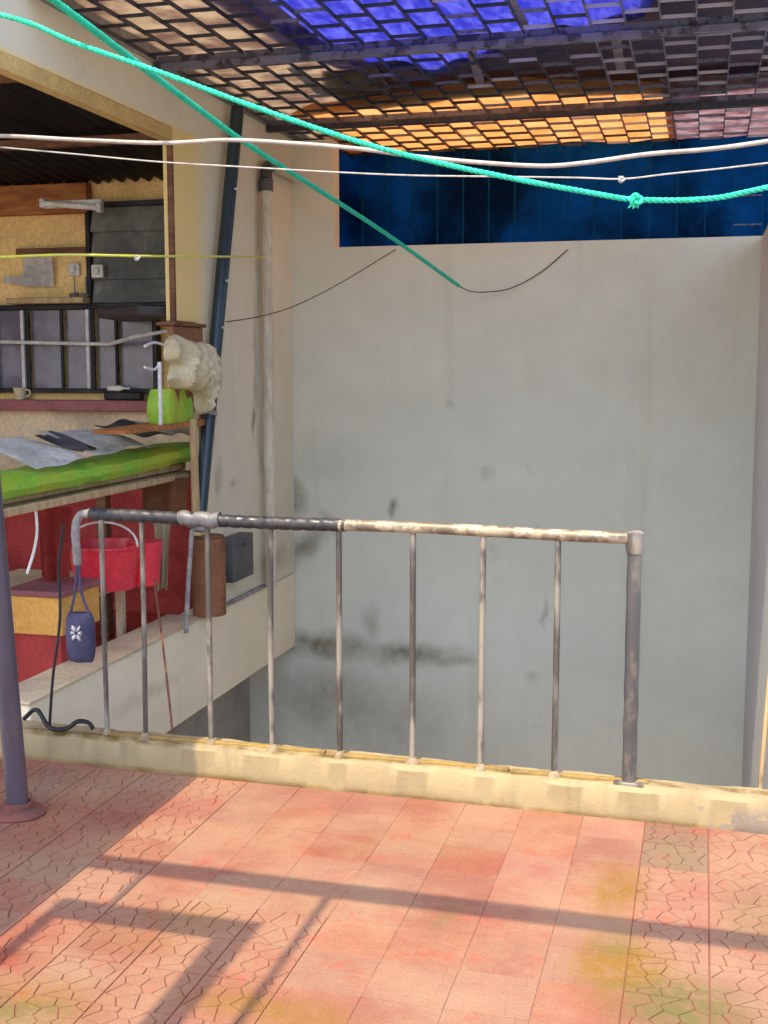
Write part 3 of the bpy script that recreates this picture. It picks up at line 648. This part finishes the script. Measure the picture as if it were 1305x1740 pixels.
put('shaft', G().tube([P0+Vector((-.055*z, 0, z)) for z in (.02, .7, 1.4, 2.1, 2.95)], .037, 20), M['post_blue'], ps)
g = G(); n = 22; prof = [(.0005, 0), (.088, 0), (.092, .012), (.08, .024), (.052, .03), (.05, .05), (.039, .052)]; rings = []
for r, z in prof: rings.append([g.b.verts.new((P0.x+(r+.003*math.sin(k*1.9))*math.cos(k*2*math.pi/n), P0.y+(r+.003*math.sin(k*1.3))*math.sin(k*2*math.pi/n), z-.006)) for k in range(n)])
for a_, b_ in zip(rings, rings[1:]):
    for k in range(n): g.b.faces.new((a_[k], a_[(k+1) % n], b_[(k+1) % n], b_[k]))
put('flange', g, M['flange'], ps)
# neighbouring posts and the light roof frame over the terrace behind
fr = thing('roof_frame', (0, 1, 2.6), 'steel frame of beams over the near terrace casting the floor shadows', 'frame')
ZF = 2.6; sh = Vector((ddir.x/-ddir.z, ddir.y/-ddir.z))*ZF
def mem(x0, x1, y0, y1, zt=.05, name='beam'): put(name, G().box(x0-sh.x, x1-sh.x, y0-sh.y, y1-sh.y, ZF-zt/2, ZF+zt/2, .003), M['dark_steel'], fr)
def yb(x): return 3.2-.012*(x+1)
g = G().prism([(-1.86-sh.x, yb(-1.86)-.05-sh.y), (1.0-sh.x, yb(1)-.05-sh.y), (1.0-sh.x, yb(1)+.03-sh.y), (-1.86-sh.x, yb(-1.86)+.03-sh.y)], 'Z', ZF-.02, ZF+.02)
put('beam', g, M['dark_steel'], fr, False)
mem(-1.018, -.992, 1.2, 3.16, .02, 'bar'); mem(-1.60, -1.58, 2.93, 3.16, .012, 'bar')
mem(-1.70, -1.13, 2.835, 2.93); mem(-1.225, -1.132, 1.2, 2.834); mem(-1.74, -1.70, 1.2, 2.93)
mem(-1.86, 1.0, 1.14, 1.199)
for x in (.62,):
    for y in (1.25-sh.y+.0, 3.16-sh.y): put('post', G().tube([(x, y, -.01), (x, y, ZF-.026)], .03, 14), M['dark_steel'], fr)
for y in (1.17-sh.y, 3.19-sh.y): put('wall_bracket', G().box(-2.24, -2.20, y-.03, y+.03, ZF+.026, 2.988, .004), M['dark_steel'], fr)

# ------------------------------------------------------------------ railing
rlg = thing('railing', (-1.2, 4.0, KH), 'steel stair railing with half its handrail wrapped in black tape', 'railing')
def yr(x): return 4.035-.022*(x+1)
def rz(x): return .925
R0 = Vector((-2.315, yr(-2.3), .935)); zrail = .966
def railpt(x): return Vector((x, yr(x), zrail-.004*(x+2.2)+.003*math.sin(x*5)))
xs = [-.205, -.46, -.717, -.968, -1.242, -1.502, -1.752, -2.02, -2.19]
RX = -.19
put('handrail', G().tube([railpt(-2.24+(RX+2.24)*i/40) for i in range(41)], .0205, 16), M['rail_bare'], rlg)
# tape wrap: overlapping turns over the left half
g = G(); N_ = 150
g.tube([railpt(-2.235+(-1.215+2.235)*i/N_)+Vector((0, .001*math.sin(i*.7), .001*math.cos(i*.9))) for i in range(N_+1)], [.0225+.0022*((i % 7)/7)+(.003*math.exp(-((i-62)/9)**2)) for i in range(N_+1)], 14)
put('tape_wrap', g, M['tape'], rlg)
g = G(); g.tube([railpt(-1.86+.16*i/16)+Vector((0, -.002, .004*math.sin(i*.9))) for i in range(17)], [.0262+.0035*abs(math.sin(i*1.1)) for i in range(17)], 12)
put('tape_patch', g, M['tape_dull'], rlg)
put('end_bend', G().tube(smoothpath([railpt(-2.235), railpt(-2.27)+Vector((0, 0, -.004)), railpt(-2.292)+Vector((0, 0, -.03)), railpt(-2.30)+Vector((0, 0, -.08)), railpt(-2.302)+Vector((-.005, .02, -.20))], 6), .0165, 12), M['tape_grey'], rlg)
def lump(x, r=.028): 
    p = railpt(x); put('weld', G().tube([p+Vector((-.02, 0, 0)), p+Vector((-.008, 0, 0)), p+Vector((.008, 0, 0)), p+Vector((.02, 0, 0))], [.021, r-.004, r-.004, .021], 12), M['rail_bare'], rlg)
lump(-1.225, .027); lump(-.968, .0265)
for i, x in enumerate(xs):
    top = railpt(x)+Vector((0, 0, -.012)); bot = Vector((x+random.uniform(-.006, .006), yr(x)-.004, KH-.012))
    if i == 0:
        put('end_post', G().tube([top+(bot-top)*(k/12)+wobble(k, 3, .0012) for k in range(13)], .0245, 14), M['post_steel'], rlg)
        put('end_cap', G().tube([railpt(RX-.015)+Vector((0, 0, -.05)), railpt(RX-.015)+Vector((0, 0, -.028)), railpt(RX-.015)+Vector((0, 0, .018)), railpt(RX-.015)+Vector((0, 0, .026))], [.027, .031, .03, .02], 14), M['baluster'], rlg)
        put('base_plate', G().box(x-.05, x+.05, yr(x)-.035, yr(x)+.035, KH-.004, KH+.008, .002), M['baluster'], rlg)
    else:
        nn = 10; ben = random.uniform(-.004, .004)
        g = G(); pth = [top+(bot-top)*(k/nn)+Vector((ben*math.sin(math.pi*k/nn), 0, 0)) for k in range(nn+1)]
        g.tube(pth, .0108 if i < 7 else .0098, 10)
        put('baluster', g, M['baluster'], rlg)
        put('mortar', G().tube([bot+Vector((0, 0, .004)), bot+Vector((.002, 0, .018)), bot+Vector((0, .001, .03))], [.026+.004*math.sin(i*3), .021, .012], 9), M['mortar'], rlg)
g = G()
for a_, b_ in ((-2.2, -1.3), (-1.29, -.62), (-.61, -.14)): g.box(a_, b_, yr((a_+b_)/2)-.012-.0, yr((a_+b_)/2)+.012, KH-.004, KH+.010, .003)
put('base_bar', g, M['moss_bar'], rlg)

# ------------------------------------------------------------------ drain pipe in the corner
dp = thing('drain_pipe', (XL+.05, 6.95, .19), 'old white drain pipe with black elbow in the wall corner', 'pipe')
pc_ = at(452, 310, X=XL+.05); xp, yp = XL+.05, pc_.y
put('pipe', G().tube([Vector((xp+.003*math.sin(k), yp+.004*math.sin(k*.7), .19+(pc_.z-.19)*k/14)) for k in range(15)], .033, 14), M['pvc'], dp)
put('elbow', G().tube([(xp, yp, pc_.z-.05), (xp, yp, pc_.z+.02)], .042, 14).tube(smoothpath([(xp, yp, pc_.z+.021), (xp, yp+.01, pc_.z+.07), (xp, yp+.05, pc_.z+.10), (xp, yp+.1, pc_.z+.11)], 5), .036, 14), M['pvc_black'], dp)
e_ = at(515, 283, X=XL+.05)
put('branch_pipe', G().tube([(xp, yp+.101, pc_.z+.11), (xp, e_.y, pc_.z+.11)], .028, 12), M['pvc'], dp)
put('branch_elbow', G().tube([(xp, e_.y+.001, pc_.z+.11), (xp, e_.y+.09, pc_.z+.11)], .05, 14).tube([(xp, e_.y+.045, pc_.z+.16), (xp, e_.y+.045, pc_.z+.30)], .04, 12), M['pvc_black'], dp)
for z in (.9, 1.62): put('pipe_clip', G().tube([(xp, yp, z-.012), (xp, yp, z+.012)], .037, 14), M['pvc'], dp)
put('leaning_rod', G().tube([at(1291, 1345, Y=4.6), at(1300, 1240, Y=4.62), at(1312, 1100, Y=4.65)], .009, 8), M['pale_wood'], None, True, 'pale wooden rod leaning at the right edge behind the kerb', 'rod')

# ------------------------------------------------------------------ overhead grille: flat bars on edge, staggered cross strips
ZG = 2.965
PITCHX, PITCHY, BH = .145, .235, .015
strip = G().box(-PITCHX/2+.0035, PITCHX/2-.0035, -.0025, .0025, -BH/2, BH/2).mesh('cross_strip'); strip.materials.append(M['grille_dark'])
GX0, NCOL = XL+.03, 23
rg = random.Random(3)
panels = ((4.3, 5.37, 'near grille panel of flat bars under the blue tarp'), (5.43, 6.90, 'middle grille panel of flat bars in front of the orange sheet'), (6.96, 8.17, 'far grille panel of flat bars ending above the stairwell wall'))
for (y0, y1, lab) in panels:
    gr = thing('ceiling_grille', (GX0, y0, ZG), lab, 'grille', 'overhead grille panels')
    bar = G().box(-.003, .003, 0, y1-y0, -BH/2-.0015, BH/2+.0015).mesh('long_bar'); bar.materials.append(M['grille_dark'])
    for c in range(NCOL+1):
        inst('long_bar', bar, (GX0+c*PITCHX, y0, ZG), gr, None, M['grille_dark'] if c < 14 else M['grille_mid'])
    put('edge_frame', G().box(GX0-.02, GX0+NCOL*PITCHX+.02, y0-.012, y0-.001, ZG-.022, ZG+.02), M['grille_mid'], gr, False)
    for c in range(NCOL):
        y = y0+.06+(PITCHY/2 if c % 2 else 0)
        while y < y1-.02:
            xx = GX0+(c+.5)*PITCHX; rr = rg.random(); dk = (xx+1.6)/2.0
            m = 'grille_lit_grey' if rr < dk*.75 else 'grille_mid' if rr < dk+.25 else 'grille_dark'  # paler strips get commoner to the right: light on them put into the colour
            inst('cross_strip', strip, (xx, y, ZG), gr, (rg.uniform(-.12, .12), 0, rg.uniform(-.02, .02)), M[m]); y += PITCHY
for y, lab in ((5.40, 'grey angle beam carrying the grille nearest the camera'), (6.93, 'dark beam carrying the grille across the orange sheet')):
    put('support_beam', G().box(XL+.003, GX0+NCOL*PITCHX, y-.02, y+.02, ZG-.052, ZG-.019, .003), M['grille_mid' if y < 6 else 'grille_dark'], None, True, lab, 'beam')
# sheets lying on the grille
ZS = ZG+.022
def sheet(name, outline, m, label, cat, z, wav=.012, k=0.0, kx=7.0, ky=3.0, th=.004, dens=.05):
    """loose sheet cut to a polygon outline (x,y), gently wavy"""
    g = G(); b = g.b; f = b.faces.new([b.verts.new((x, y, 0)) for x, y in outline])
    xs_ = [p[0] for p in outline]; ys_ = [p[1] for p in outline]
    for ax, lo, hi in ((0, min(xs_), max(xs_)), (1, min(ys_), max(ys_))):
        q = lo+dens
        while q < hi:
            co = (q, 0, 0) if ax == 0 else (0, q, 0); no = (1, 0, 0) if ax == 0 else (0, 1, 0)
            bmesh.ops.bisect_plane(b, geom=b.verts[:]+b.edges[:]+b.faces[:], plane_co=co, plane_no=no); q += dens
    for v in b.verts:
        x, y = v.co.x, v.co.y
        v.co.z = z+wav*(1+math.sin(x*kx+y*ky+k)*.6+math.sin(x*kx*2.3-y*ky*1.7+k*2)*.4)
    if th: bmesh.ops.solidify(b, geom=b.faces[:], thickness=th)
    return put(name, g, M[m], None, True, label, cat)
def gp(x, y): v = at(x, y, Z=ZS); return (v.x, v.y)
A = [gp(330, 0), gp(500, 100), gp(575, 128), gp(640, 128), gp(720, 140), gp(830, 110), gp(960, 78), gp(1090, 40), gp(1120, 0)]
sheet('tarpaulin', [(-2.45, 4.28)]+A+[(-.20, 4.28)], 'tarp_blue', 'bright blue plastic tarpaulin lying on the grille', 'tarpaulin', ZS+.01, .03, 1.0, 9, 2.5, .002)
sheet('board', [(XL+.022, 4.28), (-2.1, 4.28), gp(420, -10), gp(560, 85), gp(640, 126), gp(670, 170), gp(590, 190), gp(520, 200), (-2.3, 7.1), (-2.1, 8.26), (XL+.022, 8.26)], 'tan_board', 'tan weathered board lying on the left edge of the grille', 'board', ZS+.03, .006, 0, 5, 5, .008)
B = [gp(495, 196), gp(530, 180), gp(640, 165), gp(760, 150), gp(900, 135), gp(1020, 138), gp(1140, 146)]
bx1 = B[-1][0]
sheet('plastic_sheet', B+[(bx1, 8.26), (-2.42, 8.26), (-2.36, 7.2)], 'orange_panel', 'bright orange plastic sheet lying on the far grille', 'sheet', ZS+.002, .007, 2.0, 6, 3, .003)
sheet('board', [(bx1-.05, 6.52), (.78, 6.50), (.78, 8.26), (bx1-.05, 8.26)], 'grey_board', 'mottled grey pink board right of the orange sheet', 'board', ZS+.001, .006, 1.0, 9, 9, .008)
sheet('metal_sheet', [(-.34, 4.28), (.78, 4.28), (.78, 6.72), (bx1, 6.92), gp(1020, 162), gp(900, 160), gp(760, 172), gp(640, 186), gp(545, 170), gp(545, 132), gp(640, 124), gp(720, 126), gp(825, 96), gp(955, 64), gp(1075, 28), gp(1100, -20)], 'rust_sheet', 'dark rusted roofing sheet lying on the right of the grille', 'sheet', ZS+.055, .008, 0, 40, 0, .003, .04)
labs = ['grey lath crossing the blue tarpaulin', 'grey lath on the dark roofing sheet right of centre', 'short pale lath on the far tan board', 'grey lath beside the orange sheet']
for (x0, y0, x1, y1, lab) in ((860, -10, 890, 45, labs[0]), (1045, 60, 1056, 125, labs[1]), (495, 118, 545, 160, labs[2]), (800, 85, 818, 150, labs[3])):
    a_, b_ = Vector((*gp(x0, y0), ZS+.006)), Vector((*gp(x1, y1), ZS+.006)); d = b_-a_
    put('lath', G().obox((a_+b_)/2, (.045, d.length, .010), Matrix.Rotation(math.atan2(-d.x, d.y), 4, 'Z'), .002), M['lath'], None, True, lab, 'lath', 'laths lying on the grille')
# dark tarpaulin hanging behind the top of the wall, with its own grille
def curtain(u, v):
    x = -2.57+3.7*u; return (x, 8.18+.02*math.sin(x*9)+.012*math.sin(x*23+v*3), 3.025-1.02*v)
put('tarpaulin', G().grid(90, 10, curtain, .003), M['tarp_dark'], None, True, 'dark navy tarpaulin hanging in the gap above the wall', 'tarpaulin')
vg = thing('window_grille', (-.9, 8.05, ZT), 'dark blue upright grille in the gap above the stairwell wall', 'grille')
vb = G().box(-.004, .004, -.012, .012, 2.05, 2.945).mesh('upright_bar'); vb.materials.append(M['tarp_dark'])
vs = G().box(-.083, .083, -.010, .010, -.004, .004).mesh('cross_strip'); vs.materials.append(M['tarp_dark'])
for c in range(19):
    inst('upright_bar', vb, (-2.3+c*.175, 8.08, 0), vg)
    for r in range(4):
        z = 2.24+r*.18+(.09 if c % 2 else 0)
        if z < 2.93 and c < 18 and c > 13 and rg.random() < .7: inst('cross_strip', vs, (-2.3+(c+.5)*.175, 8.08, z), vg, None, M['grille_mid'] if c > 13 and rg.random() < .6 else M['tarp_dark'])
put('lower_roof', G().box(-2.9, 1.3, YF+.132, 8.6, 1.85, 1.95), M['rust_sheet'], None, False, 'dark flat roof just behind the stairwell wall', 'roof')

# ------------------------------------------------------------------ ropes, cables and lines
def rope(name, pts, r, m, label, twist=.045, knot=None):
    t = thing(name, pts[0], label, 'rope'); P = resample(smoothpath(pts, 14), .007); g = G()
    n = len(P); T = [(P[min(i+1, n-1)]-P[max(i-1, 0)]).normalized() for i in range(n)]; a_ = T[0].orthogonal().normalized()
    ax = []
    for i in range(n): a_ = (a_-T[i]*a_.dot(T[i])).normalized(); ax.append((a_, T[i].cross(a_)))
    for s in range(3):
        ph = s*2*math.pi/3
        g.tube([P[i]+(ax[i][0]*math.cos(ph+i*.007/twist*2*math.pi)+ax[i][1]*math.sin(ph+i*.007/twist*2*math.pi))*r*.5 for i in range(n)], r*.56, 6)
    put('strand', g, M[m], t)
    if knot is not None: put('knot', knot_geo(knot, r*1.5), M[m], t)
    return t
def knot_geo(c, r):
    g = G(); pts = []
    for k in range(49):
        a_ = 2*math.pi*k/48; rr = 1.0+.45*math.cos(3*a_)
        pts.append(c+Vector((rr*math.cos(2*a_), .7*math.sin(3*a_), rr*math.sin(2*a_)))*r*.9)
    g.tube(pts, r*.5, 7)
    for k in range(5):
        d = Vector((random.uniform(-1, .6), random.uniform(-.6, .2), random.uniform(-1, .8)))*r*2.2
        g.tube([c, c+d*.6+Vector((0, 0, .2*r)), c+d], r*.12, 5)
    return g
YA = lambda x: 3.15+.35*x/1305
ptsA = [(0, 25), (130, 74), (270, 122), (400, 170), (520, 212), (640, 250), (760, 280), (880, 305), (1000, 327), (1080, 339), (1200, 338), (1305, 318)]
PA = [at(x, y, Y=YA(x)) for x, y in ptsA]
PA = [Vector((XL+.02, 3.10, PA[0].z+.12))]+PA+[Vector((.62, 3.55, PA[-1].z+.10)), Vector((.80, 3.57, PA[-1].z+.16))]
rope('rope', PA, .0078, 'rope_green', 'green twisted nylon rope sagging across the view with a knot', .05, at(1081, 340, Y=YA(1081)))
ptsB = [(90, 0, 3.05), (160, 52, 3.25), (232, 107, 3.55), (330, 180, 4.05), (420, 245, 4.55), (540, 322, 5.3), (660, 400, 6.15), (780, 486, 7.1)]
PB = [at(x, y, Y=Y) for x, y, Y in ptsB]
PB = [PB[0]+(PB[0]-PB[1])*1.5]+PB
rope('rope', PB, .0112, 'rope_green', 'green twisted rope running down from upper left to the wall', .05)
cord('wire', [PB[-1], at(800, 495, Y=7.18), at(830, 496, Y=7.24), at(870, 489, Y=7.30), at(920, 462, Y=7.35), at(965, 424, Y=7.366)], .0035, 'wire_brown', 'thin brown wire tying the green rope to the wall top', cat='wire')
cord('wire', [at(384, 547, X=XL+.09), at(440, 538, Y=6.55), at(500, 520, Y=6.8), at(580, 480, Y=7.08), at(672, 424, Y=7.36)], .003, 'wire_brown', 'thin dark wire from the leaning pole up to the wall top', cat='wire')
YC = lambda x: 3.35
C_ = [at(x, y, Y=3.7) for x, y in ((0, 231), (140, 238), (280, 243), (390, 238), (520, 245), (620, 254), (700, 265), (800, 275), (920, 282), (1000, 276), (1100, 262), (1200, 254), (1305, 240))]
C_ = [Vector((XL+.0, 3.8, C_[0].z+.02))]+C_+[Vector((.6, 3.7, C_[-1].z+.05))]
put('cable', G().tube(smoothpath(C_, 8), .0070, 10), M['cable_white'], None, True, 'thick white cable strung across just under the grille', 'cable')
T_ = [at(x, y, Y=3.9) for x, y in ((0, 250), (130, 262), (270, 275), (420, 284), (560, 292), (700, 298), (840, 300), (980, 302), (1058, 304), (1140, 295), (1220, 287), (1305, 277))]
tw = thing('twine', T_[0], 'thin white twine with a small knot below the white cable', 'twine')
put('line', G().tube(smoothpath([Vector((XL+.0, 3.92, T_[0].z+.02))]+T_+[Vector((.6, 3.9, T_[-1].z+.03))], 8), .0026, 6), M['twine'], tw); put('knot', knot_geo(at(1056, 305, Y=3.898), .0065), M['twine'], tw)
L_ = [at(-30, 438, Y=4.0), at(110, 433, Y=4.3), at(232, 435, Y=4.7), at(390, 436, Y=5.75), at(452, 437, X=XL+.085)]
yl = thing('clothes_line', L_[0], 'yellow line with a white knot crossing the kitchen opening', 'line')
put('line', G().tube(smoothpath(L_, 10), .0052, 8), M['line_yellow'], yl); put('knot', knot_geo(at(233, 438, Y=4.69), .008), M['twine'], yl)
